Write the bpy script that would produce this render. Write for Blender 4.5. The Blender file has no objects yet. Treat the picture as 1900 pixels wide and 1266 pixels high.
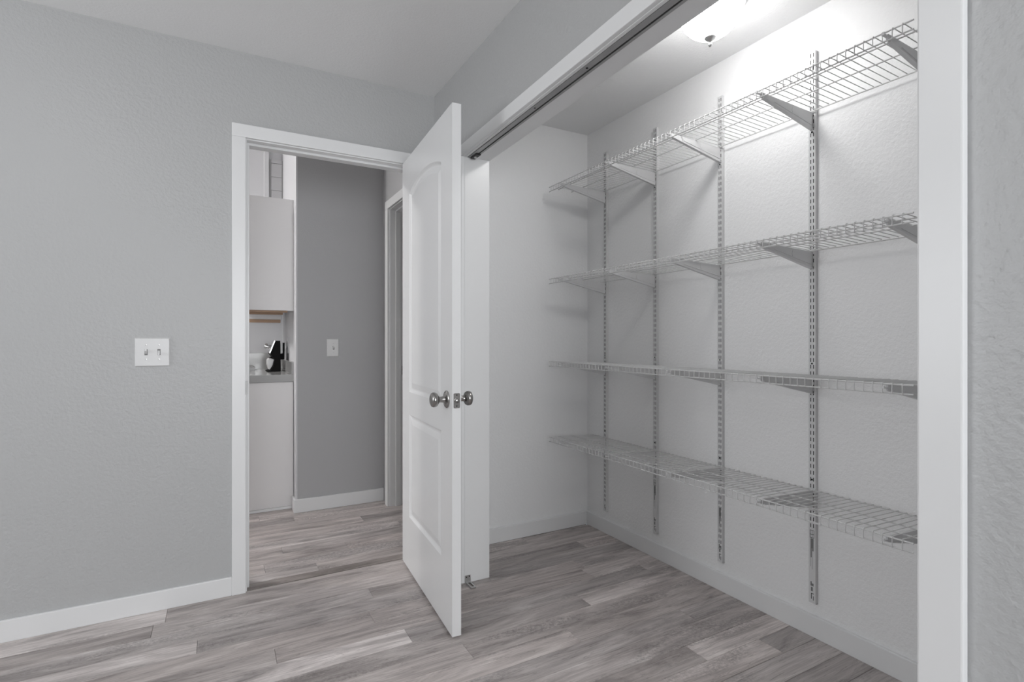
import bpy, bmesh, math, random
from mathutils import Vector, Matrix
random.seed(7)
scene = bpy.context.scene
C = scene.collection

# ------------------------------------------------------------------ camera
YAW = math.radians(28.97)
CAM_H = 1.14
cam_data = bpy.data.cameras.new('camera')
cam_data.sensor_fit = 'HORIZONTAL'
cam_data.sensor_width = 36.0
cam_data.lens = 983.0 / 1900.0 * 36.0
cam_data.shift_y = -2.1 / 1900.0
cam_data.clip_start = 0.02
cam = bpy.data.objects.new('camera', cam_data)
cam.location = (0, 0, CAM_H)
cam.rotation_euler = (math.radians(90), 0, -YAW)
C.objects.link(cam)
scene.camera = cam

# ------------------------------------------------------------------ world, exposure, light strengths
world = bpy.data.worlds.new('world'); scene.world = world
world.use_nodes = True
bg = world.node_tree.nodes['Background']
bg.inputs[0].default_value = (0.80, 0.88, 1.0, 1); bg.inputs[1].default_value = 1.0
vs = scene.view_settings
vs.view_transform = 'Standard'; vs.look = 'None'; vs.gamma = 1.0; vs.exposure = 0.06
vs.use_curve_mapping = False
CLOSET_LAMP = 28.5      # radiance of the closet lamp glass
ROOM_LAMP = 24.0        # radiance of the bedroom lamp glass
KITCHEN_FILL_LAMP = 190.0  # radiance of an unseen lamp added to brighten kitchen and hall
FILL_WINDOW_LEFT = 37.0      # fill light from two added, unseen bedroom windows, watts
FILL_WINDOW_BACK = 90.0

# ------------------------------------------------------------------ dimensions (metres)
YA = 2.682      # wall with the door
XC = 1.009      # wall with the closet opening
XCI = 1.134     # its closet side
XB = 2.0055     # closet back wall
YS = 2.655      # closet end wall
H = 2.44
ZC = 2.411      # closet ceiling
XL, YB = -2.70, -2.40      # far side and window wall of the room
OY0, OY1 = 0.434, 2.276    # closet opening
YG = 3.745      # grey hall wall
XH = 1.025      # hall side wall with a door
YP = 3.874      # end of the kitchen cabinets
XK = 0.457      # kitchen wall behind the cabinets
YK = 4.70       # far kitchen wall
HK = 3.0

# ------------------------------------------------------------------ materials
def new_mat(name):
    m = bpy.data.materials.new(name); m.use_nodes = True
    return m, m.node_tree.nodes, m.node_tree.links, m.node_tree.nodes['Principled BSDF']

def paint(name, col, rough=0.5, bump=0.0, scale=150.0, dist=0.002, spec=0.5, mottling=0.0):
    m, n, l, b = new_mat(name)
    b.inputs['Base Color'].default_value = (*col, 1)
    b.inputs['Roughness'].default_value = rough
    b.inputs['Specular IOR Level'].default_value = spec
    if bump or mottling:
        tc = n.new('ShaderNodeTexCoord')
    if bump:
        nz = n.new('ShaderNodeTexNoise'); nz.inputs['Scale'].default_value = scale
        nz.inputs['Detail'].default_value = 2.5; nz.inputs['Roughness'].default_value = 0.55
        l.new(tc.outputs['Object'], nz.inputs['Vector'])
        bp = n.new('ShaderNodeBump'); bp.inputs['Strength'].default_value = bump
        bp.inputs['Distance'].default_value = dist
        l.new(nz.outputs['Fac'], bp.inputs['Height']); l.new(bp.outputs['Normal'], b.inputs['Normal'])
    if mottling:
        nz2 = n.new('ShaderNodeTexNoise'); nz2.inputs['Scale'].default_value = 2.2
        nz2.inputs['Detail'].default_value = 3
        l.new(tc.outputs['Object'], nz2.inputs['Vector'])
        mr = n.new('ShaderNodeMapRange'); mr.inputs['To Min'].default_value = 1 - mottling
        mr.inputs['To Max'].default_value = 1 + mottling
        l.new(nz2.outputs['Fac'], mr.inputs['Value'])
        mx = n.new('ShaderNodeMix'); mx.data_type = 'RGBA'; mx.blend_type = 'MULTIPLY'
        mx.inputs['Factor'].default_value = 1
        mx.inputs[6].default_value = (*col, 1)
        cb = n.new('ShaderNodeCombineColor')
        for k in range(3): l.new(mr.outputs['Result'], cb.inputs[k])
        l.new(cb.outputs['Color'], mx.inputs[7]); l.new(mx.outputs[2], b.inputs['Base Color'])
    return m

def metal(name, col, rough=0.3, met=1.0):
    m, n, l, b = new_mat(name)
    b.inputs['Base Color'].default_value = (*col, 1)
    b.inputs['Metallic'].default_value = met
    b.inputs['Roughness'].default_value = rough
    tc = n.new('ShaderNodeTexCoord'); nz = n.new('ShaderNodeTexNoise'); nz.inputs['Scale'].default_value = 90
    l.new(tc.outputs['Object'], nz.inputs['Vector'])
    mr = n.new('ShaderNodeMapRange'); mr.inputs['To Min'].default_value = rough * 0.85; mr.inputs['To Max'].default_value = rough * 1.15
    l.new(nz.outputs['Fac'], mr.inputs['Value']); l.new(mr.outputs['Result'], b.inputs['Roughness'])
    return m

def glow(name, col, strength):
    m, n, l, b = new_mat(name)
    b.inputs['Base Color'].default_value = (0.85, 0.85, 0.85, 1)
    b.inputs['Emission Color'].default_value = (*col, 1)
    b.inputs['Emission Strength'].default_value = strength
    return m

def wood_floor(name):
    m, n, l, b = new_mat(name)
    b.inputs['Roughness'].default_value = 0.42
    b.inputs['Specular IOR Level'].default_value = 0.35
    tc = n.new('ShaderNodeTexCoord'); oi = n.new('ShaderNodeObjectInfo')
    mul = n.new('ShaderNodeMath'); mul.operation = 'MULTIPLY'; mul.inputs[1].default_value = 57.0
    l.new(oi.outputs['Random'], mul.inputs[0])
    comb = n.new('ShaderNodeCombineXYZ')
    for k in range(3): l.new(mul.outputs[0], comb.inputs[k])
    add = n.new('ShaderNodeVectorMath'); add.operation = 'ADD'
    l.new(tc.outputs['Object'], add.inputs[0]); l.new(comb.outputs[0], add.inputs[1])

    def noise(sx, sy, detail, rough=0.6, distort=0.0):
        mp = n.new('ShaderNodeMapping'); mp.inputs['Scale'].default_value = (sx, sy, 1)
        l.new(add.outputs[0], mp.inputs['Vector'])
        z = n.new('ShaderNodeTexNoise'); z.inputs['Scale'].default_value = 1.0
        z.inputs['Detail'].default_value = detail; z.inputs['Roughness'].default_value = rough
        z.inputs['Distortion'].default_value = distort
        l.new(mp.outputs[0], z.inputs['Vector'])
        return z.outputs['Fac']

    def ramp(src, stops):
        r = n.new('ShaderNodeValToRGB'); e = r.color_ramp.elements
        e[0].position, e[0].color = stops[0][0], (*stops[0][1], 1)
        e[1].position, e[1].color = stops[-1][0], (*stops[-1][1], 1)
        for p, c in stops[1:-1]:
            x = e.new(p); x.color = (*c, 1)
        l.new(src, r.inputs['Fac']); return r.outputs['Color']

    def mix(mode, a, bb, fac=1.0):
        x = n.new('ShaderNodeMix'); x.data_type = 'RGBA'; x.blend_type = mode
        if isinstance(fac, float): x.inputs['Factor'].default_value = fac
        else: l.new(fac, x.inputs['Factor'])
        l.new(a, x.inputs[6])
        if isinstance(bb, tuple): x.inputs[7].default_value = (*bb, 1)
        else: l.new(bb, x.inputs[7])
        return x.outputs[2]
    # broad cloudy streaks
    base = ramp(noise(1.9, 11, 6, 0.66, 1.1), [(0.30, (0.235, 0.213, 0.206)), (0.45, (0.435, 0.398, 0.387)),
                                             (0.56, (0.55, 0.507, 0.494)), (0.72, (0.72, 0.68, 0.663))])
    # fine grain along the board
    grain = ramp(noise(5, 190, 3, 0.6), [(0.3, (0.80, 0.79, 0.785)), (0.65, (1.08, 1.08, 1.08))])
    col = mix('MULTIPLY', base, grain)
    # dark rough-sawn patches with cross marks
    patch = ramp(noise(1.5, 9, 3, 0.55, 0.4), [(0.52, (0, 0, 0)), (0.64, (1, 1, 1))])
    saw = ramp(noise(70, 95, 4, 0.8), [(0.40, (0, 0, 0)), (0.60, (1, 1, 1))])
    pm = mix('MULTIPLY', patch, saw)
    sc = n.new('ShaderNodeSeparateColor'); l.new(pm, sc.inputs['Color'])
    k6 = n.new('ShaderNodeMath'); k6.operation = 'MULTIPLY'; k6.inputs[1].default_value = 0.75
    l.new(sc.outputs[0], k6.inputs[0])
    col = mix('MIX', col, (0.22, 0.2, 0.195), k6.outputs[0])
    # thin dark cracks
    crack = ramp(noise(2.2, 34, 4, 0.5, 1.2), [(0.487, (1, 1, 1)), (0.497, (0.55, 0.54, 0.53)), (0.507, (1, 1, 1))])
    col = mix('MULTIPLY', col, crack, 0.8)
    # each board has a tone of its own
    col = mix('MULTIPLY', col, oi.outputs['Color'])
    l.new(col, b.inputs['Base Color'])
    bp = n.new('ShaderNodeBump'); bp.inputs['Strength'].default_value = 0.25; bp.inputs['Distance'].default_value = 0.0006
    l.new(grain, bp.inputs['Height']); l.new(bp.outputs['Normal'], b.inputs['Normal'])
    return m

M = {}
M['wall'] = paint('grey_wall_paint', (0.47, 0.473, 0.475), 0.40, 0.72, 78, 0.0030, 0.5)
M['hallwall'] = paint('hall_grey_paint', (0.46, 0.46, 0.467), 0.5, 0.4, 130, 0.0015, 0.4)
M['ceil'] = paint('ceiling_paint', (0.84, 0.84, 0.84), 0.7, 0.5, 110, 0.002, 0.3)
M['white'] = paint('closet_white_paint', (0.86, 0.862, 0.866), 0.5, 0.8, 85, 0.0028, 0.4)
M['kitchen'] = paint('kitchen_white_paint', (0.66, 0.66, 0.675), 0.55, 0.3, 120, 0.001, 0.4)
M['trim'] = paint('trim_white_enamel', (0.80, 0.803, 0.806), 0.33, 0.05, 40, 0.001, 0.5)
M['door'] = paint('door_white_enamel', (0.80, 0.803, 0.806), 0.25, 0.06, 60, 0.0006, 0.5)
M['plastic'] = paint('white_plastic', (0.72, 0.72, 0.72), 0.3, 0, 1, 1, 0.5)
M['wire'] = paint('white_vinyl_wire', (0.66, 0.66, 0.66), 0.3, 0.02, 200, 0.0003, 0.5)
M['steel_white'] = paint('white_powder_coat', (0.66, 0.66, 0.665), 0.35, 0.05, 300, 0.0003, 0.5)
M['cab'] = paint('cabinet_white', (0.78, 0.765, 0.765), 0.4, 0.03, 60, 0.0005, 0.4)
M['counter'] = paint('grey_speckled_counter', (0.40, 0.40, 0.395), 0.12, 0, 1, 1, 0.5, 0.12)
M['black'] = paint('black_plastic', (0.005, 0.005, 0.005), 0.7, 0, 1, 1, 0.15)
M['ink'] = paint('dark_print', (0.05, 0.05, 0.05), 0.5)
M['greyink'] = paint('grey_print', (0.19, 0.19, 0.19), 0.5)
M['nickel'] = metal('satin_nickel', (0.36, 0.35, 0.34), 0.26)
M['zinc'] = metal('zinc_plate', (0.62, 0.62, 0.62), 0.35)
M['track'] = metal('track_steel', (0.40, 0.40, 0.40), 0.5, 0.6)
M['darkmetal'] = metal('dark_steel', (0.05, 0.05, 0.05), 0.4)
M['chrome'] = metal('chrome', (0.75, 0.75, 0.75), 0.12)
M['pine'] = paint('raw_pine', (0.50, 0.34, 0.235), 0.6, 0.2, 60, 0.001, 0.3, 0.25)
M['tile'] = paint('white_tile', (0.66, 0.655, 0.665), 0.35)
M['grout'] = paint('grout_grey', (0.50, 0.50, 0.50), 0.8)
M['wood'] = wood_floor('grey_wood_plank')
M['subfloor'] = paint('dark_underlay', (0.045, 0.04, 0.038), 0.8, 0.2, 40, 0.001)
M['strip'] = wood_floor('transition_wood')
M['glow_closet'] = glow('lit_frosted_glass', (1.0, 0.995, 0.985), CLOSET_LAMP)
M['glow_room'] = glow('lit_frosted_glass_room', (1.0, 0.995, 0.985), ROOM_LAMP)
M['glow_kitchen_fill'] = glow('kitchen_fill_glass', (1.0, 0.98, 0.96), KITCHEN_FILL_LAMP)
gm, gn, gl, gb = new_mat('window_glass')
gb.inputs['Base Color'].default_value = (1, 1, 1, 1); gb.inputs['Roughness'].default_value = 0.0
gb.inputs['Alpha'].default_value = 0.12
M['glass'] = gm

# ------------------------------------------------------------------ mesh helpers
class MB:
    """collects shapes, then links them as ONE mesh object"""
    def __init__(s): s.v = []; s.f = []
    def add(s, verts, faces):
        o = len(s.v); s.v += [tuple(p) for p in verts]
        s.f += [tuple(i + o for i in f) for f in faces]; return s
    def box(s, x0, x1, y0, y1, z0, z1, shear=None):
        vs_ = [(x0,y0,z0),(x1,y0,z0),(x1,y1,z0),(x0,y1,z0),(x0,y0,z1),(x1,y0,z1),(x1,y1,z1),(x0,y1,z1)]
        if shear: vs_ = [(x, y, z + shear(y)) for x, y, z in vs_]
        return s.add(vs_, [(0,3,2,1),(4,5,6,7),(0,1,5,4),(1,2,6,5),(2,3,7,6),(3,0,4,7)])
    def tube(s, pts, r, n=6, caps=True):
        pts = [Vector(p) for p in pts]; rings = []
        for i, p in enumerate(pts):
            d = (pts[min(i+1, len(pts)-1)] - pts[max(i-1, 0)]).normalized()
            a = d.cross(Vector((0,0,1)))
            if a.length < 1e-4: a = d.cross(Vector((0,1,0)))
            if len(rings) and pa.length: 
                a2 = pa - d * pa.dot(d)
                if a2.length > 1e-4: a = a2
            a.normalize(); pa = a.copy(); b = d.cross(a)
            rings.append([p + r*(math.cos(2*math.pi*k/n)*a + math.sin(2*math.pi*k/n)*b) for k in range(n)])
        vs_ = [q for R in rings for q in R]; fs = []
        for i in range(len(rings)-1):
            for k in range(n):
                fs.append((i*n+k, i*n+(k+1)%n, (i+1)*n+(k+1)%n, (i+1)*n+k))
        if caps: fs += [tuple(range(n-1,-1,-1)), tuple((len(rings)-1)*n+k for k in range(n))]
        return s.add(vs_, fs)
    def lathe(s, prof, origin, axis, n=24):
        """prof: (distance along axis, radius)"""
        o = Vector(origin); d = Vector(axis).normalized()
        a = d.cross(Vector((0,0,1)))
        if a.length < 1e-4: a = Vector((1,0,0))
        a.normalize(); b = d.cross(a); vs_ = []; fs = []
        for t, r in prof:
            for k in range(n):
                an = 2*math.pi*k/n
                vs_.append(o + d*t + max(r, 1e-5)*(math.cos(an)*a + math.sin(an)*b))
        for i in range(len(prof)-1):
            for k in range(n): fs.append((i*n+k, (i+1)*n+k, (i+1)*n+(k+1)%n, i*n+(k+1)%n))
        return s.add(vs_, fs)
    def prism(s, poly, off):
        """poly: list of 3D points (closed, planar), extruded by vector off"""
        n = len(poly); off = Vector(off)
        vs_ = [Vector(p) for p in poly] + [Vector(p) + off for p in poly]
        fs = [tuple(range(n-1,-1,-1)), tuple(range(n, 2*n))] + [(i, (i+1)%n, n+(i+1)%n, n+i) for i in range(n)]
        return s.add(vs_, fs)
    def mesh(s, name, mat, bevel=0.0, smooth=False, segs=2):
        me = bpy.data.meshes.new(name); me.from_pydata(s.v, [], s.f)
        bm = bmesh.new(); bm.from_mesh(me)
        bmesh.ops.recalc_face_normals(bm, faces=bm.faces[:])
        if bevel:
            es = [e for e in bm.edges if len(e.link_faces) == 2 and e.calc_face_angle(0) > 0.6]
            bmesh.ops.bevel(bm, geom=es, offset=bevel, segments=segs, affect='EDGES', profile=0.6)
        bm.to_mesh(me); bm.free()
        me.materials.append(M[mat])
        if smooth:
            for p in me.polygons: p.use_smooth = True
            try: me.set_sharp_from_angle(angle=math.radians(40))
            except Exception: pass
        return me
    def build(s, name, mat, parent=None, bevel=0.0, smooth=False, segs=2):
        return link(name, s.mesh(name, mat, bevel, smooth, segs), parent)

def link(name, me, parent=None):
    o = bpy.data.objects.new(name, me); C.objects.link(o)
    if parent: o.parent = parent
    return o
def tag(o, label, cat, group=None, kind=None):
    o['label'] = label; o['category'] = cat
    if group: o['group'] = group
    if kind: o['kind'] = kind
    return o
def struct(o, label, cat): return tag(o, label, cat, kind='structure')
def empty(name, loc, rz=0.0):
    o = bpy.data.objects.new(name, None); C.objects.link(o); o.location = loc
    o.rotation_euler = (0, 0, rz); o.empty_display_size = 0.05
    return o
def box(*a, **k): return MB().box(*a, **k)

# ================================================================== THE SETTING
# ---- floor: dark underlay with separate planks
floor = struct(box(XL, XB, YB, YK, -0.06, -0.012).build('floor', 'subfloor'),
               'grey weathered wood plank floor running through room, closet and hall', 'floor')
PW = 0.103
def plank(x0, x1, y0, y1, tone, warm=0.0, mat='wood'):
    g = 0.0004; L, W = x1 - x0 - 2*g, y1 - y0 - 2*g; c = 0.0011
    mb = MB()
    v = [(0,0,-0.012),(L,0,-0.012),(L,W,-0.012),(0,W,-0.012),(0,0,-c),(L,0,-c),(L,W,-c),(0,W,-c),
         (c,c,0),(L-c,c,0),(L-c,W-c,0),(c,W-c,0)]
    f = [(0,3,2,1)] + [(i, (i+1)%4, 4+(i+1)%4, 4+i) for i in range(4)] + [(4+i, 4+(i+1)%4, 8+(i+1)%4, 8+i) for i in range(4)] + [(8,9,10,11)]
    o = mb.add(v, f).build('plank', mat, floor)
    o.location = (x0 + g, y0 + g, 0)
    o.color = (tone*(1+warm), tone, tone*(1-warm*0.6), 1)
    return o
known = {  # first y of row -> [(seam x), tones of the boards between the seams]
    1.929: ([-0.62, 0.64, 1.86], [0.95, 1.42, 0.84, 1.0]),
    1.826: ([0.05, 1.40], [0.92, 0.90, 1.36]),
    1.620: ([-0.02, 1.20], [1.05, 1.10, 0.92]),
    2.341: ([0.60, 1.77], [0.98, 0.84, 1.28]),
    2.444: ([-0.228, 0.86], [0.86, 1.02, 0.95]),
    2.238: ([-0.07, 1.13], [1.24, 0.92, 0.86]),
    2.135: ([-0.60, 0.55, 1.60], [1.0, 0.98, 0.94, 0.98]),
    2.032: ([0.18, 1.575], [0.90, 0.97, 1.20]),
    1.723: ([-0.30, 0.80], [1.0, 0.98, 0.95]),
    1.311: ([0.30, 1.52], [1.0, 0.84, 1.34]),
    1.414: ([0.90], [1.05, 1.0]),
    1.208: ([0.75, 1.80], [1.0, 1.22, 0.9]),
}
def row(y0, y1, xa, xb, seams=None, tones=None):
    if seams is None:
        seams = []; x = xa + random.uniform(0.25, 1.1)
        while x < xb - 0.15: seams.append(x); x += random.uniform(0.85, 1.22)
        tones = [random.choice((0.86, 0.93, 1.0, 1.0, 1.08, 1.22)) for _ in range(len(seams)+1)]
    pts = [xa] + [s for s in seams if xa + 0.05 < s < xb - 0.05] + [xb]
    for i in range(len(pts)-1):
        plank(pts[i], pts[i+1], y0, y1, tones[min(i, len(tones)-1)], random.uniform(-0.005, 0.02))
for k in range(-17, 10):
    y0 = round(1.620 + PW*k, 3); y1 = y0 + PW
    ka = [q for q in known if abs(q - y0) < 0.02]
    if y0 > 2.54:
        row(y0, 2.686, -2.0, XC - 0.02); 
        row(y0, YS - 0.014, XC - 0.02, XB)
    elif ka: row(y0, y1, -2.0, XB, *known[ka[0]])
    else: row(y0, y1, -2.0, XB)
# transition strip under the door, then the hall planks
struct(box(0.112, 0.884, 2.690, 2.752, -0.010, 0.0015).build('trim_threshold', 'strip', None, 0.001),
       'dark wood transition strip across the doorway floor', 'threshold').color = (0.62, 0.60, 0.58, 1)
hk = {3.164: ([-0.2, 0.985], [1.0, 1.18, 0.86]), 3.370: ([-0.35, 0.80], [1.0, 1.1, 0.78]), 3.576: ([0.42], [0.78, 1.08]),
      3.061: ([0.3], [1.08, 0.92]), 3.267: ([0.1], [0.86, 1.05]), 2.958: ([0.62], [0.88, 1.06]), 2.855: ([0.2], [1.05, 1.0])}
for k in range(-1, 12):
    y0 = round(2.752 + PW*k, 3) if k >= 0 else 2.752
    if k < 0: continue
    y1 = min(y0 + PW, 3.95)
    ka = [q for q in hk if abs(q - y0) < 0.02]
    xe = XH + 0.15 if y0 > 2.80 else 0.884
    if ka: row(y0, y1, -1.2, xe, *hk[ka[0]])
    else: row(y0, y1, -1.2 if y0 > 2.8 else 0.112, xe)

# ---- walls of the room
w = MB()
w.box(XL, 0.094, YA, YA+0.12, 0, H).box(0.902, XC, YA, YA+0.12, 0, H).box(0.094, 0.902, YA, YA+0.12, 2.066, H)
struct(w.build('wall_door', 'wall'), 'light grey textured wall with the white hinged door', 'wall')
HS = lambda y: (2.2536 - y) * 0.0171          # the header rises slightly towards the near end
ZH = 1.9975
w = MB()
w.box(XC, XCI, OY1+0.018, YA+0.12, 0, H).box(XC, XCI, YB, OY0-0.018, 0, H)
hb = ZH + 0.02
w.add([(XC,OY0-0.018,hb+HS(OY0)),(XCI,OY0-0.018,hb+HS(OY0)),(XCI,OY1+0.018,hb+HS(OY1)),(XC,OY1+0.018,hb+HS(OY1)),
       (XC,OY0-0.018,H),(XCI,OY0-0.018,H),(XCI,OY1+0.018,H),(XC,OY1+0.018,H)],
      [(0,3,2,1),(4,5,6,7),(0,1,5,4),(1,2,6,5),(2,3,7,6),(3,0,4,7)])
struct(w.build('wall_closet_front', 'wall'), 'grey textured wall around the wide closet opening', 'wall')
struct(box(XB, XB+0.1, -0.05, YS+0.15, 0, H).build('wall_closet_back', 'white'), 'white textured closet wall carrying the wire shelves', 'wall')
struct(box(XCI, XB, YS, YS+0.147, 0, H).build('wall_closet_end', 'white'), 'white closet end wall at right angles to the shelves', 'wall')
struct(box(XCI, XB, -0.05, 0.05, 0, H).build('wall_closet_near', 'white'), 'white closet end wall opposite the door side', 'wall')
def window(name, label, wall, wlabel, axis, a0, a1, z0, z1, w0, w1, watts):
    """wall with one window: axis 'x' = wall along x at y=YB, axis 'y' = wall along y at x=XL"""
    def bx_(mb, s0, s1, d0, d1, za, zb):
        return mb.box(s0, s1, d0, d1, za, zb) if axis == 'x' else mb.box(d0, d1, s0, s1, za, zb)
    P = YB if axis == 'x' else XL
    w = MB()
    for q in ((w0, a0, 0, H), (a1, w1, 0, H), (a0, a1, 0, z0), (a0, a1, z1, H)): bx_(w, q[0], q[1], P-0.1, P, q[2], q[3])
    struct(w.build(wall, 'wall'), wlabel, 'wall')
    wn = struct(empty(name, (a0, P, z0) if axis == 'x' else (P, a0, z0)), label, 'window')
    fr = MB(); ww, wh = a1-a0, z1-z0
    for q in ((0, ww, 0, 0.05), (0, ww, wh-0.05, wh), (0, 0.05, 0.05, wh-0.05), (ww-0.05, ww, 0.05, wh-0.05), (ww/2-0.025, ww/2+0.025, 0.05, wh-0.05)):
        bx_(fr, q[0], q[1], -0.09, -0.03, q[2], q[3])
    fr.build('window_frame', 'trim', wn)
    for q in ((0.05, ww/2-0.025), (ww/2+0.025, ww-0.05)): bx_(MB(), q[0], q[1], -0.062, -0.058, 0.05, wh-0.05).build('pane', 'glass', wn)
    ad = bpy.data.lights.new('window_fill', 'AREA'); ad.shape = 'RECTANGLE'  # area lamp added outside the window opening as fill
    ad.energy = watts; ad.color = (0.97, 0.985, 1.0)
    ao = bpy.data.objects.new('window_fill', ad); C.objects.link(ao)
    if axis == 'x':
        ad.size, ad.size_y = ww, wh
        ao.location = ((a0+a1)/2, P-0.16, (z0+z1)/2); ao.rotation_euler = (math.radians(90), 0, 0)
    else:
        ad.size, ad.size_y = wh, ww
        ao.location = (P-0.16, (a0+a1)/2, (z0+z1)/2); ao.rotation_euler = (0, math.radians(-90), 0)
window('fill_window_1', 'white framed window, unseen, added for fill light facing the closet', 'wall_left', 'grey wall with the added window, facing the closet', 'y', 1.25, 2.45, 0.85, 2.10, YB-0.1, YA+0.12, FILL_WINDOW_LEFT)  # unseen window added to light the door and closet front
window('fill_window_2', 'wide white framed window, unseen, added for fill light opposite the hinged door', 'wall_back', 'grey wall with the added wide window, opposite the hinged door', 'x', -0.75, 0.95, 0.70, 2.10, XL, XCI, FILL_WINDOW_BACK)  # unseen window added to send fill light into closet and hall

struct(box(XL, XC, YB, YA, H, H+0.08).build('ceiling', 'ceil'), 'off-white lightly textured bedroom ceiling', 'ceiling')
struct(box(XCI, XB, 0.05, YS, ZC, ZC+0.08).build('ceiling_closet', 'white'), 'white textured ceiling inside the closet', 'ceiling')

# ---- hall and kitchen shell
struct(box(XK-0.002, XH, YG, YG+0.12, 0, HK).build('wall_hall', 'hallwall'), 'mid grey hall wall seen through the open doorway', 'wall')
struct(box(XK, XK+0.12, YG+0.12, YK, 0, HK).build('wall_kitchen_right', 'kitchen'), 'white kitchen wall behind the counter end', 'wall')
struct(box(XK-0.012, XK-0.002, YG-0.001, YG+0.12, 0, HK).build('trim_wall_end', 'kitchen', None, 0.002), 'white corner end of the grey hall wall', 'trim')
w = MB()
HD0, HD1 = 2.86, 3.572          # side door opening in y
w.box(XH, XH+0.12, HD1+0.018, YG+0.12, 0, HK).box(XH, XH+0.12, YA+0.12, HD0-0.018, 0, HK).box(XH, XH+0.12, HD0-0.018, HD1+0.018, 2.05, HK)
struct(w.build('wall_hall_side', 'hallwall'), 'grey hall side wall with a cased door opening', 'wall')
w = MB(); w.box(XH+0.8, XH+0.9, YA+0.12, YG+0.12, 0, HK).box(XH+0.12, XH+0.8, YG, YG+0.12, 0, HK)
struct(w.build('wall_side_room', 'hallwall'), 'grey wall of the small room off the hall', 'wall')
struct(box(XL, XK+0.12, YK, YK+0.1, 0, HK).build('wall_kitchen_far', 'kitchen'), 'white far kitchen wall above the cabinets', 'wall')
struct(box(XL-0.1, XL, YA+0.12, YK+0.1, 0, HK).build('wall_kitchen_left', 'kitchen'), 'white kitchen wall opposite the counter', 'wall')
struct(box(XL, XH+0.9, YA, YK+0.1, HK, HK+0.08).build('ceiling_hall', 'ceil'), 'white ceiling over hall and kitchen', 'ceiling')
struct(box(XL, XH+0.9, YA+0.04, YA+0.12, H, HK).build('wall_hall_upper', 'hallwall'), 'grey wall above the bedroom door on the hall side', 'wall')

# ---- door frame of the hinged door
JL, JR, JT = 0.112, 0.884, 2.047
YF = YA - 0.018
t = MB()
t.box(JL-0.018, JL, YA-0.002, YA+0.122, 0, JT+0.018).box(JR, JR+0.018, YA-0.002, YA+0.122, 0, JT+0.018).box(JL, JR, YA-0.002, YA+0.122, JT, JT+0.018)
t.box(JL, JL+0.011, YA+0.037, YA+0.075, 0, JT-0.011).box(JR-0.011, JR, YA+0.037, YA+0.075, 0, JT-0.011).box(JL, JR, YA+0.037, YA+0.075, JT-0.011, JT)
struct(t.build('trim_1', 'trim', None, 0.0012), 'white door jamb with stop around the open doorway', 'door frame')
tr = struct(empty('trim_2', (JL-0.06, YF, 0)), 'flat white casing boards around the hinged doorway', 'door casing')
def casing(parent, name, *a):
    o = box(*a).build(name, 'trim', parent, 0.003)
    o.location = -Vector(parent.location); return o
casing(tr, 'side_casing', JL-0.061, JL-0.005, YF, YA, 0, JT+0.005)
casing(tr, 'side_casing', JR+0.005, JR+0.061, YF, YA, 0, JT+0.005)
casing(tr, 'head_casing', JL-0.061, JR+0.061, YF, YA, JT+0.005, JT+0.063)
o = MB(); o.box(JL-0.007, JL+0.001, YA-0.0215, YA-0.0175, 0.895, 0.955)
st = o.build('strike_plate', 'track', tr, 0.0005); st.location = -Vector(tr.location)

# ---- closet opening: jamb lining and casing
t = MB()
t.box(XC-0.002, XCI+0.002, OY1, OY1+0.018, 0, ZH).box(XC-0.002, XCI+0.002, OY0-0.018, OY0-0.004, 0, ZH+0.03)
struct(t.build('trim_3', 'trim', None, 0.0012), 'white side jambs lining the closet opening', 'door frame')
t = MB()
t.box(XC-0.002, XC+0.011, OY0-0.016, OY1+0.018, ZH, ZH+0.02, HS).box(XC+0.052, XCI+0.002, OY0-0.016, OY1+0.018, ZH, ZH+0.02, HS).box(XC+0.011, XC+0.052, OY0-0.016, OY1+0.018, ZH+0.0175, ZH+0.02, HS)
struct(t.build('trim_4', 'trim', None, 0.0012), 'white header board under the closet lintel', 'door frame')
cz = struct(empty('trim_5', (XC-0.018, OY1, 0)), 'flat white casing boards framing the closet opening', 'door casing')
def ccase(name, mb):
    o = mb.build(name, 'trim', cz, 0.003); o.location = -Vector(cz.location)
ccase('side_casing', MB().box(XC-0.018, XC, OY1+0.002, OY1+0.060, 0, ZH+0.002))
ccase('side_casing', MB().box(XC-0.018, XC, OY0-0.061, OY0, 0, ZH+0.033))
ccase('head_casing', MB().box(XC-0.018, XC, OY0-0.061, OY1+0.060, ZH+0.002, ZH+0.056, HS))

# ---- baseboards
BH = 0.082
def base(name, label, *a):
    struct(box(*a).build(name, 'trim', None, 0.0025), label, 'baseboard')
base('baseboard_door_left', 'white baseboard below the light switch wall', XL, JL-0.061, YA-0.014, YA, 0, BH)
base('baseboard_closet_end', 'white baseboard on the closet end wall', XCI, XB-0.014, YS-0.014, YS, 0, BH)
base('baseboard_closet_back', 'white baseboard under the wire shelves', XB-0.014, XB, 0.05, YS, 0, BH)
base('baseboard_hall', 'white baseboard under the grey hall wall', XK-0.016, XH, YG-0.014, YG, 0, 0.088)
base('baseboard_hall_return', 'short white baseboard return round the hall wall end', XK-0.026, XK-0.012, YG-0.014, YG+0.10, 0, 0.088)
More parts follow.
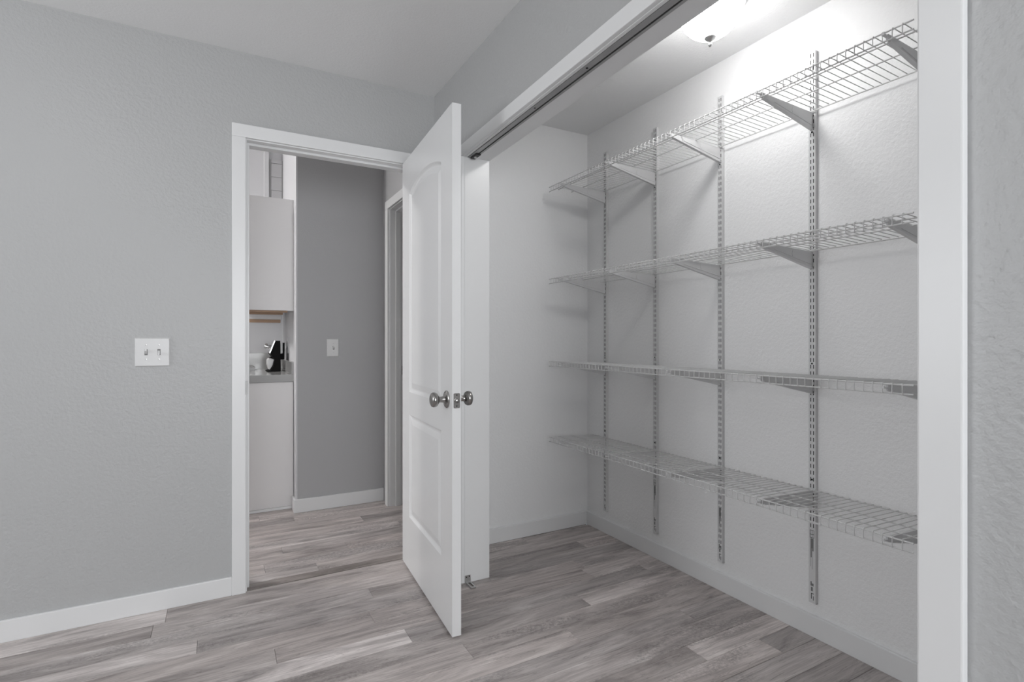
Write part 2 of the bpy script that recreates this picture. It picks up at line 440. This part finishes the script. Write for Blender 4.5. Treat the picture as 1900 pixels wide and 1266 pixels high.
# ---- casing and jamb of the side door in the hall
t = MB()
t.box(XH-0.002, XH+0.122, HD1, HD1+0.018, 0, 2.03).box(XH-0.002, XH+0.122, HD0-0.018, HD0, 0, 2.03).box(XH-0.002, XH+0.122, HD0-0.018, HD1+0.018, 2.03, 2.05)
t.box(XH+0.037, XH+0.075, HD1-0.011, HD1, 0, 2.03).box(XH+0.037, XH+0.075, HD0, HD1-0.011, 2.019, 2.03)
struct(t.build('trim_6', 'trim', None, 0.0012), 'white jamb of the side door in the hall', 'door frame')
hz = struct(empty('trim_7', (XH-0.018, HD1, 0)), 'white casing around the hall side door', 'door casing')
for nm, a in (('side_casing', (XH-0.018, XH, HD1+0.005, HD1+0.066, 0, 2.035)), ('side_casing', (XH-0.018, XH, HD0-0.059, HD0-0.005, 0, 2.035)),
              ('head_casing', (XH-0.018, XH, HD0-0.059, HD1+0.066, 2.035, 2.092))):
    o = box(*a).build(nm, 'trim', hz, 0.003); o.location = -Vector(hz.location)
sp = MB().box(XH+0.082, XH+0.108, HD1-0.0015, HD1, 0.90, 0.96).build('strike_plate', 'nickel', hz, 0.0005)
sp.location = -Vector(hz.location)
sk = MB().box(XH+0.090, XH+0.100, HD1-0.0022, HD1-0.0012, 0.915, 0.945).build('strike_hole', 'black', sp)

# ================================================================== THE HINGED DOOR
DW, DT, DH = 0.786, 0.0355, 2.030
ang = math.atan2(-0.998, -0.065)
door = struct(empty('door_1', (0.826, 2.652, 0.0115), ang), 'white two-panel arch-top door standing open beside the closet', 'door')
UA, UB = DW - 0.650, DW - 0.1377       # panel sides measured from the hinge edge
def arch_outline(z0, zs, rise):
    pts = [(UA, z0), (UB, z0), (UB, zs)]
    hw = (UB - UA) / 2; R = (hw*hw + rise*rise) / (2*rise); cx = (UA+UB)/2; cz_ = zs + rise - R
    a0 = math.acos(hw / R)
    for k in range(1, 16):
        a = a0 + (math.pi - 2*a0) * k / 16
        pts.append((cx + R*math.cos(a), cz_ + R*math.sin(a)))
    return pts + [(UA, zs)]
def offset(poly, d):
    out = []; n = len(poly)
    for i in range(n):
        p0, p1, p2 = Vector(poly[i-1]), Vector(poly[i]), Vector(poly[(i+1) % n])
        e1 = (p1-p0).normalized(); e2 = (p2-p1).normalized()
        n1 = Vector((-e1.y, e1.x)); n2 = Vector((-e2.y, e2.x))
        m = (n1+n2).normalized(); k = d / max(0.3, m.dot(n1))
        out.append(tuple(p1 + m*k))
    return out
top_o = arch_outline(0.8737, 1.8455, 0.0475)
low_o = [(UA, 0.2600), (UB, 0.2600), (UB, 0.7640), (UA, 0.7640)]
# slab with two openings on both faces
bm = bmesh.new()
for fy in (0.0, DT):
    es = []
    for loop in ([(0,0),(DW,0),(DW,DH),(0,DH)], top_o, low_o):
        vsx = [bm.verts.new((x, fy, z)) for x, z in loop]
        es += [bm.edges.new((vsx[i], vsx[(i+1) % len(vsx)])) for i in range(len(vsx))]
    bmesh.ops.triangle_fill(bm, use_beauty=True, edges=es, normal=(0, -1 if fy == 0 else 1, 0))
def quad(a, b, c, d): bm.faces.new([bm.verts.new(q) for q in (a, b, c, d)])
quad((0,0,0),(0,DT,0),(0,DT,DH),(0,0,DH)); quad((DW,0,0),(DW,0,DH),(DW,DT,DH),(DW,DT,0))
quad((0,0,0),(DW,0,0),(DW,DT,0),(0,DT,0)); quad((0,0,DH),(0,DT,DH),(DW,DT,DH),(DW,0,DH))
bmesh.ops.remove_doubles(bm, verts=bm.verts[:], dist=1e-5)
bmesh.ops.recalc_face_normals(bm, faces=bm.faces[:])
me = bpy.data.meshes.new('slab'); bm.to_mesh(me); bm.free(); me.materials.append(M['door'])
link('slab', me, door)
prof = [(0, 0), (0.004, 0.0030), (0.009, 0.0068), (0.014, 0.0085), (0.019, 0.0085), (0.026, 0.0068), (0.046, 0.0022)]
def panel(poly, name, label):
    mb = MB()
    for side in (0, 1):
        rings = [[(x, (d if side == 0 else DT-d), z) for x, z in offset(poly, o_)] for o_, d in prof]
        n = len(poly); vv = [p for r in rings for p in r]; ff = []
        for i in range(len(rings)-1):
            for k in range(n): ff.append((i*n+k, i*n+(k+1)%n, (i+1)*n+(k+1)%n, (i+1)*n+k))
        ff.append(tuple((len(rings)-1)*n+k for k in range(n)))
        mb.add(vv, ff)
    o = mb.build(name, 'door', door); o['label'] = label
panel(top_o, 'door_panel', 'tall moulded panel with arched top')
panel(low_o, 'door_panel', 'lower rectangular moulded panel')
kz, ku = 0.897, DW - 0.062
for side in (-1, 1):
    yo = 0.0 if side < 0 else DT
    kn = MB().lathe([(0.0,0.034),(0.004,0.034),(0.007,0.031),(0.009,0.022),(0.012,0.0135),(0.026,0.011),(0.034,0.0125),(0.037,0.018),
                     (0.041,0.0245),(0.048,0.0285),(0.056,0.0290),(0.062,0.0260),(0.066,0.0180),(0.068,0.0)],
                    (ku, yo, kz), (0, side, 0), 32).build('door_knob', 'nickel', door, 0, True)
    kn['label'] = 'satin nickel round knob with rose'
pl = MB(); hw_, hh_ = 0.0125, 0.0285
pp = []
for cx_, cz2, a0 in ((hw_-0.004, hh_-0.004, 0), (-hw_+0.004, hh_-0.004, 90), (-hw_+0.004, -hh_+0.004, 180), (hw_-0.004, -hh_+0.004, 270)):
    for k in range(5):
        a = math.radians(a0 + 22.5*k); pp.append((DW, DT/2 + cx_ + 0.004*math.cos(a), kz + cz2 + 0.004*math.sin(a)))
lp = pl.prism(pp, (0.0012, 0, 0)).build('latch_plate', 'nickel', door)
MB().lathe([(0,0.0078),(0.006,0.0078),(0.009,0.0062),(0.010,0.0)], (DW+0.001, DT/2, kz), (1,0,0), 18).build('latch_bolt', 'nickel', lp, 0, True)
for dz in (-0.021, 0.021):
    MB().lathe([(0,0.0026),(0.0006,0.0026),(0.0007,0.0)], (DW+0.0012, DT/2, kz+dz), (1,0,0), 10).build('screw', 'darkmetal', lp)
for hzz in (0.22, 1.02, 1.82):
    MB().tube([(-0.004, DT+0.004, hzz-0.045), (-0.004, DT+0.004, hzz+0.045)], 0.006, 10).build('hinge', 'nickel', door)

# ================================================================== SWITCH PLATES
def switch(name, label, x0, x1, z0, z1, y, toggles, screws):
    e = tag(empty(name, ((x0+x1)/2, y, (z0+z1)/2)), label, 'light switch')
    hw2, hh2 = (x1-x0)/2, (z1-z0)/2
    p = MB(); a, b = 0.0, 0.006
    v = [(-hw2,0,-hh2),(hw2,0,-hh2),(hw2,0,hh2),(-hw2,0,hh2),(-hw2+0.0035,-b,-hh2+0.0035),(hw2-0.0035,-b,-hh2+0.0035),(hw2-0.0035,-b,hh2-0.0035),(-hw2+0.0035,-b,hh2-0.0035)]
    p.add(v, [(0,1,2,3),(4,5,6,7)] + [(i,(i+1)%4,4+(i+1)%4,4+i) for i in range(4)])
    p.build('plate', 'plastic', e, 0.0012)
    for tx, up in toggles:
        box(tx-0.0055, tx+0.0055, -0.0066, -0.0058, -0.0125, 0.0125).build('toggle_slot', 'greyink', e)
        d = 1 if up else -1
        q = MB().add([(tx-0.0045,-0.006,-0.007),(tx+0.0045,-0.006,-0.007),(tx+0.0045,-0.006,0.007),(tx-0.0045,-0.006,0.007),
                      (tx-0.0038,-0.020,-0.004+d*0.009),(tx+0.0038,-0.020,-0.004+d*0.009),(tx+0.0038,-0.020,0.004+d*0.009),(tx-0.0038,-0.020,0.004+d*0.009)],
                     [(0,3,2,1),(4,5,6,7)]+[(i,(i+1)%4,4+(i+1)%4,4+i) for i in range(4)])
        q.build('toggle', 'plastic', e, 0.001)
    for sx, sz in screws:
        MB().lathe([(0,0.0030),(0.0007,0.0030),(0.0011,0.0)], (sx,-0.0058,sz), (0,-1,0), 12).build('screw', 'zinc', e)
switch('light_switch', 'white double toggle switch plate on the grey bedroom wall', -0.305, -0.181, 1.028, 1.1486, YA, [(-0.0225, True), (0.0225, False)],
       [(-0.0225, 0.030), (0.0225, 0.030), (-0.0225, -0.030), (0.0225, -0.030)])
switch('light_switch', 'white single toggle switch plate on the hall wall', 0.640, 0.719, 1.026, 1.147, YG, [(0.004, True)], [(0.004, 0.030), (0.004, -0.030)])

# ================================================================== CLOSET DOOR TRACK AND JAMB BRACKET
tk = tag(empty('door_track', (XC+0.03, OY1, ZH)), 'grey steel sliding-door track fixed under the closet header', 'track')
def tb(name, mat, mb, par, bev=0.0):
    o = mb.build(name, mat, par, bev); o.location = -Vector(par.location) if par is tk else (0, 0, 0); return o
X0, X1 = XC+0.0125, XC+0.0505
ZT = ZH + 0.017           # the channel sits in a groove of the header board
ty0, ty1 = OY0, OY1-0.006
ch = MB()
for a in ((X0, X1, ty0, ty1, ZT-0.0020, ZT-0.0002), (X0, X0+0.002, ty0, ty1, ZT-0.019, ZT-0.0020), (X1-0.002, X1, ty0, ty1, ZT-0.019, ZT-0.0020),
          (X0+0.002, X0+0.021, ty0, ty1, ZT-0.019, ZT-0.0172), (X1-0.010, X1-0.002, ty0, ty1, ZT-0.019, ZT-0.0172)):
    ch.box(*a, shear=HS)
tb('channel', 'track', ch, tk)
pv = tb('pivot_block', 'darkmetal', MB().box(X0+0.010, X1-0.004, OY1-0.075, OY1-0.012, ZT-0.026, ZT-0.0192, HS), tk, 0.002)
pb = MB().lathe([(0,0.007),(0.006,0.007),(0.007,0.0)], (X0+0.021, OY1-0.045, ZT-0.025), (0,0,-1), 14).build('pivot_pin', 'zinc', pv)
for yy in (1.3677, 1.6874):
    MBc = MB().lathe([(0,0.004),(0.0012,0.004),(0.002,0.0)], (X0+0.010, yy, ZT-0.019+HS(yy)), (0,0,-1), 10)
    tb('screw', 'darkmetal', MBc, tk)
jb = tag(empty('jamb_bracket', (1.021, OY1, 0)), 'small slotted zinc L-bracket screwed to the closet jamb at floor level', 'bracket')
MB().box(-0.014, 0.016, -0.002, 0, 0.002, 0.036).build('back_plate', 'zinc', jb, 0.0006)
f = MB(); f.box(-0.011, -0.006, -0.070, -0.002, 0.004, 0.0075).box(0.007, 0.012, -0.070, -0.002, 0.004, 0.0075)
f.box(-0.006, 0.007, -0.070, -0.062, 0.004, 0.0075).box(-0.006, 0.007, -0.016, -0.002, 0.004, 0.0075)
f.box(-0.011, -0.009, -0.070, -0.002, 0.0, 0.004).box(0.010, 0.012, -0.070, -0.002, 0.0, 0.004)
f.build('slotted_foot', 'zinc', jb)
for sx, sz in ((-0.006, 0.028), (0.009, 0.030)):
    MB().lathe([(0,0.003),(0.001,0.003),(0.0012,0.0)], (sx, -0.002, sz), (0,-1,0), 10).build('screw', 'darkmetal', jb)

# ================================================================== SHELF STANDARDS
ST_Y = [2.4655, 2.0570, 1.6470, 1.2200, 0.8120]
ORD = ['first', 'second', 'third', 'fourth', 'fifth']
SZ0, SZ1 = 0.131, 2.246
SD, SW = 0.0150, 0.0265
def standard_mesh(label_part):
    """channel with two rows of real slots; local origin at wall, y centre, z absolute"""
    mb = MB(); xf = -SD; hw3 = SW/2
    cols = [-hw3, -0.0073, -0.0044, 0.0034, 0.0063, hw3]
    zbot = SZ0; ztop = SZ1; pitch = 0.0254; sl = 0.0150
    zs0 = 0.42 if label_part else 0.19
    for c in (0, 2, 4): mb.add([(xf, cols[c], zbot), (xf, cols[c+1], zbot), (xf, cols[c+1], ztop), (xf, cols[c], ztop)], [(0,1,2,3)])
    for c in (1, 3):
        z = zbot; k = 0
        while True:
            a = zs0 + k*pitch
            if a + sl > ztop - 0.006: break
            mb.add([(xf, cols[c], z), (xf, cols[c+1], z), (xf, cols[c+1], a), (xf, cols[c], a)], [(0,1,2,3)])
            z = a + sl; k += 1
        mb.add([(xf, cols[c], z), (xf, cols[c+1], z), (xf, cols[c+1], ztop), (xf, cols[c], ztop)], [(0,1,2,3)])
    for s_ in (-hw3, hw3):
        mb.add([(xf, s_, zbot), (0, s_, zbot), (0, s_, ztop), (xf, s_, ztop)], [(0,1,2,3)])
    # end lobes
    mb.add([(xf,-hw3,zbot),(xf,hw3,zbot),(-0.004,hw3,zbot-0.004),(-0.004,-hw3,zbot-0.004)], [(0,1,2,3)])
    me = bpy.data.meshes.new('channel'); me.from_pydata(mb.v, [], mb.f)
    bm2 = bmesh.new(); bm2.from_mesh(me); bmesh.ops.remove_doubles(bm2, verts=bm2.verts[:], dist=1e-6)
    bm2.to_mesh(me); bm2.free(); me.materials.append(M['steel_white'])
    return me
ch_plain, ch_label = standard_mesh(False), standard_mesh(True)
slot_shade_me = MB().box(-SD+0.0016, -SD+0.0030, -0.0110, 0.0110, SZ0+0.002, SZ1-0.002).mesh('slot_shade_strip', 'black')  # black strip added inside the channel to paint the slots' shade
screw_me = MB().lathe([(0,0.0036),(0.001,0.0036),(0.0016,0.0022),(0.0017,0.0)], (0,0,0), (-1,0,0), 12).mesh('screw', 'darkmetal')
for i, y in enumerate(ST_Y):
    lab = {0: 'white slotted shelf standard nearest the closet corner, without print', 1: 'second white slotted shelf standard from the closet corner',
           2: 'third white slotted shelf standard from the closet corner', 3: 'fourth white slotted shelf standard from the closet corner',
           4: 'fifth white slotted shelf standard from the closet corner, beside the right casing'}[i]
    s = tag(empty('shelf_standard', (XB, y, 0)), lab, 'shelf standard', 'slotted wall standards of the closet shelving')
    link('channel', ch_label if i in (1, 3) else ch_plain, s)
    link('slot_shade_strip', slot_shade_me, s)
    for z in (0.604, 1.049, 1.500 if False else 1.936):
        o = link('screw', screw_me, s); o.location = (-SD, 0.0, z)
    o = MB(); xk = -SD-0.0003
    o.box(xk, -SD, 0.0015, 0.0040, 0.146, 0.166).box(xk, -SD, -0.0065, -0.0040, 0.142, 0.158).box(xk, -SD, -0.0065, 0.0040, 0.166, 0.1685)
    o.build('hook_slot', 'ink', s)
    if i in (1, 2, 3):
        p = MB()
        zt = 0.410
        if i in (1, 3):      # framed mark at the top of the print
            p.box(xk, -SD, 0.0062, 0.0082, zt-0.030, zt).box(xk, -SD, -0.0082, -0.0066, zt-0.030, zt).box(xk, -SD, -0.0010, 0.0004, zt-0.030, zt)
            p.box(xk, -SD, -0.0082, 0.0082, zt-0.0015, zt).box(xk, -SD, -0.0082, 0.0082, zt-0.030, zt-0.0280).box(xk, -SD, -0.0066, 0.0062, zt-0.017, zt-0.015)
            p.build('printed_mark', 'ink', s)
        q = MB()
        for (ya, yb, z1_, z0_) in ((0.0015, 0.0060, zt-0.032, zt-0.105), (0.0048, 0.0060, zt-0.105, zt-0.140), (-0.0060, -0.0005, zt-0.032, zt-0.080),
                                   (-0.0012, 0.0000, zt-0.080, zt-0.150), (-0.0005, 0.0015, zt-0.032, zt-0.070)):
            q.box(xk, -SD, ya, yb, z0_, z1_)
        q.build('printed_stripes', 'greyink', s)
        MB().box(xk, -SD, -0.006, 0.006, 0.196, 0.206).box(xk, -SD, 0.001, 0.006, 0.206, 0.213).build('printed_word', 'greyink', s)
        MB().box(xk, -SD, -0.003, 0.0045, 0.176, 0.192).build('printed_word', 'greyink', s)

# ================================================================== WIRE SHELVES AND BRACKETS
XBK, XFR = XB-0.0215, 1.678             # back and front wire
RISE = 0.011                            # the front edge sits a little higher
SH = [2.0135, 1.4805, 1.0025, 0.5655]
SNAME = ['top', 'second', 'third', 'lowest']
SY1, SY0 = 2.585, 0.742
WP, WPH = 0.02560, 0.0265     # cross wire pitch and first wire, clear of the brackets
def zdeck(x): return RISE * (XBK - x) / (XBK - XFR)
# one cross wire: deck, over the front wire, down to the lip wire
rw, rr = 0.0015, 0.0025
cw = MB().tube([(XBK, 0, rr+rw), (1.80, 0, zdeck(1.80)+rr+rw), (XFR+0.004, 0, zdeck(XFR)+rr+rw), (XFR-0.0015, 0, zdeck(XFR)+rr+rw*0.4), (XFR-rr-rw*0.6, 0, zdeck(XFR)-rr), (XFR-rr-rw*0.6, 0, zdeck(XFR)-0.0270)], rw, 6).mesh('cross_wire', 'wire', 0, True)
def rail(x, z): return MB().tube([(x, SY0, z), (x, SY1, z)], rr, 8).mesh('rail', 'wire', 0, True)
rails = [('back_rail', rail(XBK, 0.0)), ('deck_rail', rail(1.835, zdeck(1.835))), ('deck_rail', rail(1.742, zdeck(1.742))),
         ('front_rail', rail(XFR, zdeck(XFR))), ('lip_rail', rail(XFR, zdeck(XFR)-0.0255))]
SLAB = ['white wire shelf hung highest, just below the closet lamp', 'white wire shelf second from the top of the closet wall',
        'white wire shelf third from the top, seen almost edge-on', 'white wire shelf hung lowest, above the closet floor']
for k, z in enumerate(SH):
    s = tag(empty('wire_shelf', (0, 0, z)), SLAB[k], 'wire shelf', 'ventilated wire shelves in the closet')
    for nm, me in rails: link(nm, me, s)
    for j in range(int((SY1 - SY0 - 0.006 - WPH) / WP) + 1):
        o = link('cross_wire', cw, s); o.location = (0, SY0 + WPH + j*WP, 0)
# bracket meshes (local: x from the standard face, y centred, z from deck wire centre)
XS = XB - SD
def bracket_meshes():
    th = 0.0062
    tx = XFR + 0.006
    top = lambda x: zdeck(x) - rr - 0.0006
    prof_ = [(XS, top(XS)), (XS, -0.066), (XS-0.010, -0.0665), (tx+0.014, -0.0105), (tx, -0.0075), (tx, top(tx)), (1.80, top(1.80))]
    body = MB().prism([(x, -th/2, z) for x, z in prof_], (0, th, 0)).mesh('body', 'steel_white', 0.0008)
    # folded lower flange
    fl = MB(); low = [(XS, -0.066), (XS-0.010, -0.0665), (tx+0.014, -0.0105)]
    for (xa, za), (xb, zb) in zip(low[:-1], low[1:]):
        fl.add([(xa,-0.0068,za-0.0012),(xa,0.0068,za-0.0012),(xb,0.0068,zb-0.0012),(xb,-0.0068,zb-0.0012),
                (xa,-0.0068,za+0.0015),(xa,0.0068,za+0.0015),(xb,0.0068,zb+0.0015),(xb,-0.0068,zb+0.0015)],
               [(0,1,2,3),(4,5,6,7),(0,1,5,4),(1,2,6,5),(2,3,7,6),(3,0,4,7)])
    flange = fl.mesh('flange', 'steel_white')
    rb = MB()
    for sy in (-1, 1):
        rb.tube([(XS-0.006, sy*th/2, -0.052), (1.76, sy*th/2, -0.0125)], 0.0016, 6)
        rb.tube([(1.865, sy*th/2, -0.008), (1.862, sy*th/2, -0.020), (1.866, sy*th/2, -0.030)], 0.0010, 5)
    rib = rb.mesh('pressed_rib', 'steel_white', 0, True)
    tip = MB().box(tx-0.022, tx+0.002, -0.004, 0.004, top(tx)-0.0095, top(tx)-0.0065).box(tx-0.022, tx-0.019, -0.004, 0.004, top(tx)-0.0065, top(tx)-0.001).mesh('tip_hook', 'steel_white')
    hk_ = MB().box(XS, XS+0.006, -0.0070, -0.0042, -0.060, -0.048).box(XS, XS+0.006, 0.0042, 0.0070, -0.060, -0.048).box(XS, XS+0.006, -0.0070, -0.0042, -0.012, -0.004).box(XS, XS+0.006, 0.0042, 0.0070, -0.012, -0.004).mesh('wall_hook', 'steel_white')
    return [('body', body), ('flange', flange), ('pressed_rib', rib), ('tip_hook', tip), ('wall_hook', hk_)]
BM = bracket_meshes()
for k, z in enumerate(SH):
    for i, y in enumerate(ST_Y):
        b = tag(empty('shelf_bracket', (0, y, z)), 'white bracket under the %s wire shelf, on the %s standard from the corner' % (SNAME[k], ORD[i]),
                'bracket', 'brackets carrying the wire shelves')
        for nm, me in BM: link(nm, me, b)

# ================================================================== CEILING LAMPS
def flush_lamp(name, label, loc, glass, sc=1.0, sh=1.0):
    e = tag(empty(name, loc), label, 'ceiling lamp')
    S = lambda p: [(a*sc*sh, r*sc) for a, r in p]
    MB().lathe(S([(0,0.137),(0.006,0.138),(0.014,0.136),(0.018,0.130),(0.020,0.1295),(0.027,0.1275),(0.030,0.1225),(0.032,0.122),(0.038,0.1190),(0.043,0.1135),(0.044,0.108),(0.040,0.106)]),
               (0,0,0), (0,0,-1), 48).build('pan', 'steel_white', e, 0, True)
    MB().lathe(S([(0.042,0.1075),(0.050,0.1080),(0.060,0.1060),(0.074,0.1000),(0.090,0.0890),(0.106,0.0720),(0.119,0.0500),(0.127,0.0260),(0.1290,0.0)]),
               (0,0,0), (0,0,-1), 48).build('glass_shade', glass, e, 0, True)
    f_ = MB().lathe(S([(0.1265,0.0),(0.1262,0.0195),(0.1290,0.0205),(0.1325,0.0180),(0.1365,0.0110),(0.140,0.0050),(0.143,0.0040),(0.146,0.0058),(0.150,0.0066),(0.154,0.0052),(0.157,0.0)]),
               (0,0,0), (0,0,-1), 24).build('finial', 'zinc', e, 0, True)
    return e
flush_lamp('ceiling_lamp', 'lit frosted glass dome lamp with nickel finial on the closet ceiling', (1.585, 1.354, ZC), 'glow_closet', 1.03, 1.19)
flush_lamp('ceiling_lamp', 'lit frosted glass dome lamp in the middle of the bedroom ceiling', (-0.85, 0.90, H), 'glow_room', 1.35)
flush_lamp('ceiling_lamp', 'unseen frosted glass dome lamp added on the kitchen ceiling as fill light', (-1.7, 4.05, HK), 'glow_kitchen_fill', 1.35)  # out-of-view lamp, added to lift the kitchen and hall

# ================================================================== KITCHEN SEEN THROUGH THE DOORWAY
cabx0 = XK - 0.60
bc = tag(empty('base_cabinet', (XK-0.3, YP, 0)), 'white base cabinet end panel under the grey counter', 'cabinet')
def kb(name, mat, par, *a, bev=0.0015):
    o = box(*a).build(name, mat, par, bev); o.location = -Vector(par.location); return o
kb('body', 'cab', bc, cabx0, XK-0.012, YP, YK-0.001, 0.0, 0.857)
kb('end_panel', 'cab', bc, cabx0+0.02, XK-0.014, YP-0.006, YP, 0.018, 0.855)
kb('shoe_moulding', 'trim', bc, cabx0, XK-0.014, YP-0.014, YP, 0.0, 0.016)
ct = tag(empty('countertop', (XK-0.3, YP, 0.857)), 'grey stone counter with low upstand against the kitchen wall', 'counter')
kb('slab', 'counter', ct, cabx0-0.02, XK, YP-0.016, YK-0.001, 0.8575, 0.906, bev=0.003)
kb('upstand', 'counter', ct, XK-0.025, XK, YP-0.016, YK-0.001, 0.9065, 0.989)
kb('back_upstand', 'counter', ct, cabx0-0.02, XK-0.026, YK-0.025, YK-0.001, 0.9065, 1.034)
uc = tag(empty('wall_cabinet', (XK-0.15, YP, 1.34)), 'white wall cabinet end above the counter', 'cabinet')
kb('body', 'cab', uc, XK-0.310, XK-0.001, YP+0.004, YK-0.10, 1.362, 2.088)
kb('end_panel', 'cab', uc, XK-0.312, XK-0.010, YP, YP+0.016, 1.338, 2.092)
kb('filler', 'kitchen', uc, XK-0.009, XK, YP+0.002, YP+0.02, 1.338, 2.092)
kb('valance', 'cab', uc, XK-0.302, XK-0.038, 4.440, 4.52, 1.296, 1.362)
for yy, za, zb in ((3.955, 1.330, 1.361), (4.26, 1.327, 1.361), (4.435, 1.272, 1.2955)):
    o = kb('cleat', 'pine', uc, XK-0.300, XK-0.040, yy, yy+0.045, za, zb); o['label'] = 'raw pine cleat under the cabinet'
# tiles of the far kitchen wall
far = bpy.data.objects['wall_kitchen_far']
TX0, TX1 = 0.371, XK
box(TX0-0.012, TX1, YK-0.010, YK, 2.02, 2.60).build('grout_bed', 'grout', far)
for r in range(5):
    zt_ = 2.567 - r*0.109
    box(TX0, TX1-0.006, YK-0.016, YK-0.010, zt_-0.106, zt_).build('tile', 'tile', far, 0.001)
box(TX0, TX1-0.006, YK-0.016, YK-0.010, 2.570, 2.60).build('tile', 'tile', far, 0.001)
# pale wall corner left of the tiles
struct(box(0.318, 0.352, YK-0.05, YK, 2.02, HK).build('trim_8', 'kitchen', None, 0.002), 'narrow white corner trim beside the kitchen tiles', 'trim')
# coffee machine
cm = tag(empty('coffee_machine', (0.355, 4.34, 0.9065)), 'black and chrome coffee machine standing on the grey counter', 'coffee machine')
def pt(cx_, cy_): return ((cx_ - 505)/10.55/983*3.98*1.02, 0, (882-cy_)/10.55/983*3.98)
prf = [pt(*q) for q in ((520,290),(612,290),(622,878),(390,882),(392,874),(450,855),(490,780),(515,650),(480,600),(440,525))]
MB().prism([(x, -0.10, z) for x, y, z in prf], (0, 0.20, 0)).build('body', 'black', cm, 0.001)
prf = [pt(*q) for q in ((517,286),(505,300),(424,518),(437,528),(522,300))]
MB().prism([(x, -0.102, z) for x, y, z in prf], (0, 0.204, 0)).build('front_panel', 'chrome', cm)
a = Vector(pt(450,420)); bq = Vector(pt(345,385))
MB().lathe([(0,0.016),(0.012,0.018),(0.014,0.012),(0.022,0.012),(0.024,0.020),(0.040,0.020),(0.043,0.0)], (a.x, -0.05, a.z), bq-a, 16).build('dial', 'chrome', cm, 0, True)
prf = [pt(*q) for q in ((428,632),(515,650),(490,760),(440,850),(425,840),(398,750),(402,660))]
MB().prism([(x, -0.06, z) for x, y, z in prf], (0, 0.12, 0)).build('carafe', 'plastic', cm, 0.004)
prf = [pt(*q) for q in ((436,615),(500,598),(512,640),(470,632))]
MB().prism([(x, -0.03, z) for x, y, z in prf], (0, 0.06, 0)).build('carafe_lid', 'black', cm)
prf = [pt(*q) for q in ((622,330),(664,330),(664,535),(622,540))]
MB().prism([(x, -0.06, z) for x, y, z in prf], (0, 0.12, 0)).build('water_tank', 'plastic', cm, 0.002)
prf = [pt(*q) for q in ((664,330),(697,330),(697,655),(622,655),(622,545),(664,540))]
MB().prism([(x, -0.06, z) for x, y, z in prf], (0, 0.12, 0)).build('tank_cover', 'black', cm, 0.001)
ol = tag(empty('wall_outlet', (XK, 4.31, 1.098)), 'white outlet plate on the white kitchen wall', 'outlet')
MB().box(-0.006, 0, -0.036, 0.036, -0.058, 0.058).build('plate', 'plastic', ol, 0.0015)
for dz in (-0.02, 0.02): MB().box(-0.0075, -0.006, -0.015, 0.015, dz-0.013, dz+0.013).build('socket', 'greyink', ol, 0.0005)
ty = tag(empty('steel_tray', (0.10, 4.55, 0.9065)), 'flat steel tray lying on the far counter', 'tray')
tm = MB(); tm.box(-0.16, 0.14, -0.10, 0.10, 0.0, 0.004).box(-0.16, 0.14, -0.10, -0.096, 0.004, 0.026).box(-0.16, 0.14, 0.096, 0.10, 0.004, 0.026).box(-0.16, -0.156, -0.096, 0.096, 0.004, 0.026).box(0.136, 0.14, -0.096, 0.096, 0.004, 0.026)
tm.build('pan', 'track', ty)
MB().tube([(-0.16,-0.10,0.027),(0.14,-0.10,0.027),(0.14,0.10,0.027),(-0.16,0.10,0.027),(-0.16,-0.10,0.027)], 0.003, 8).build('rim', 'chrome', ty)
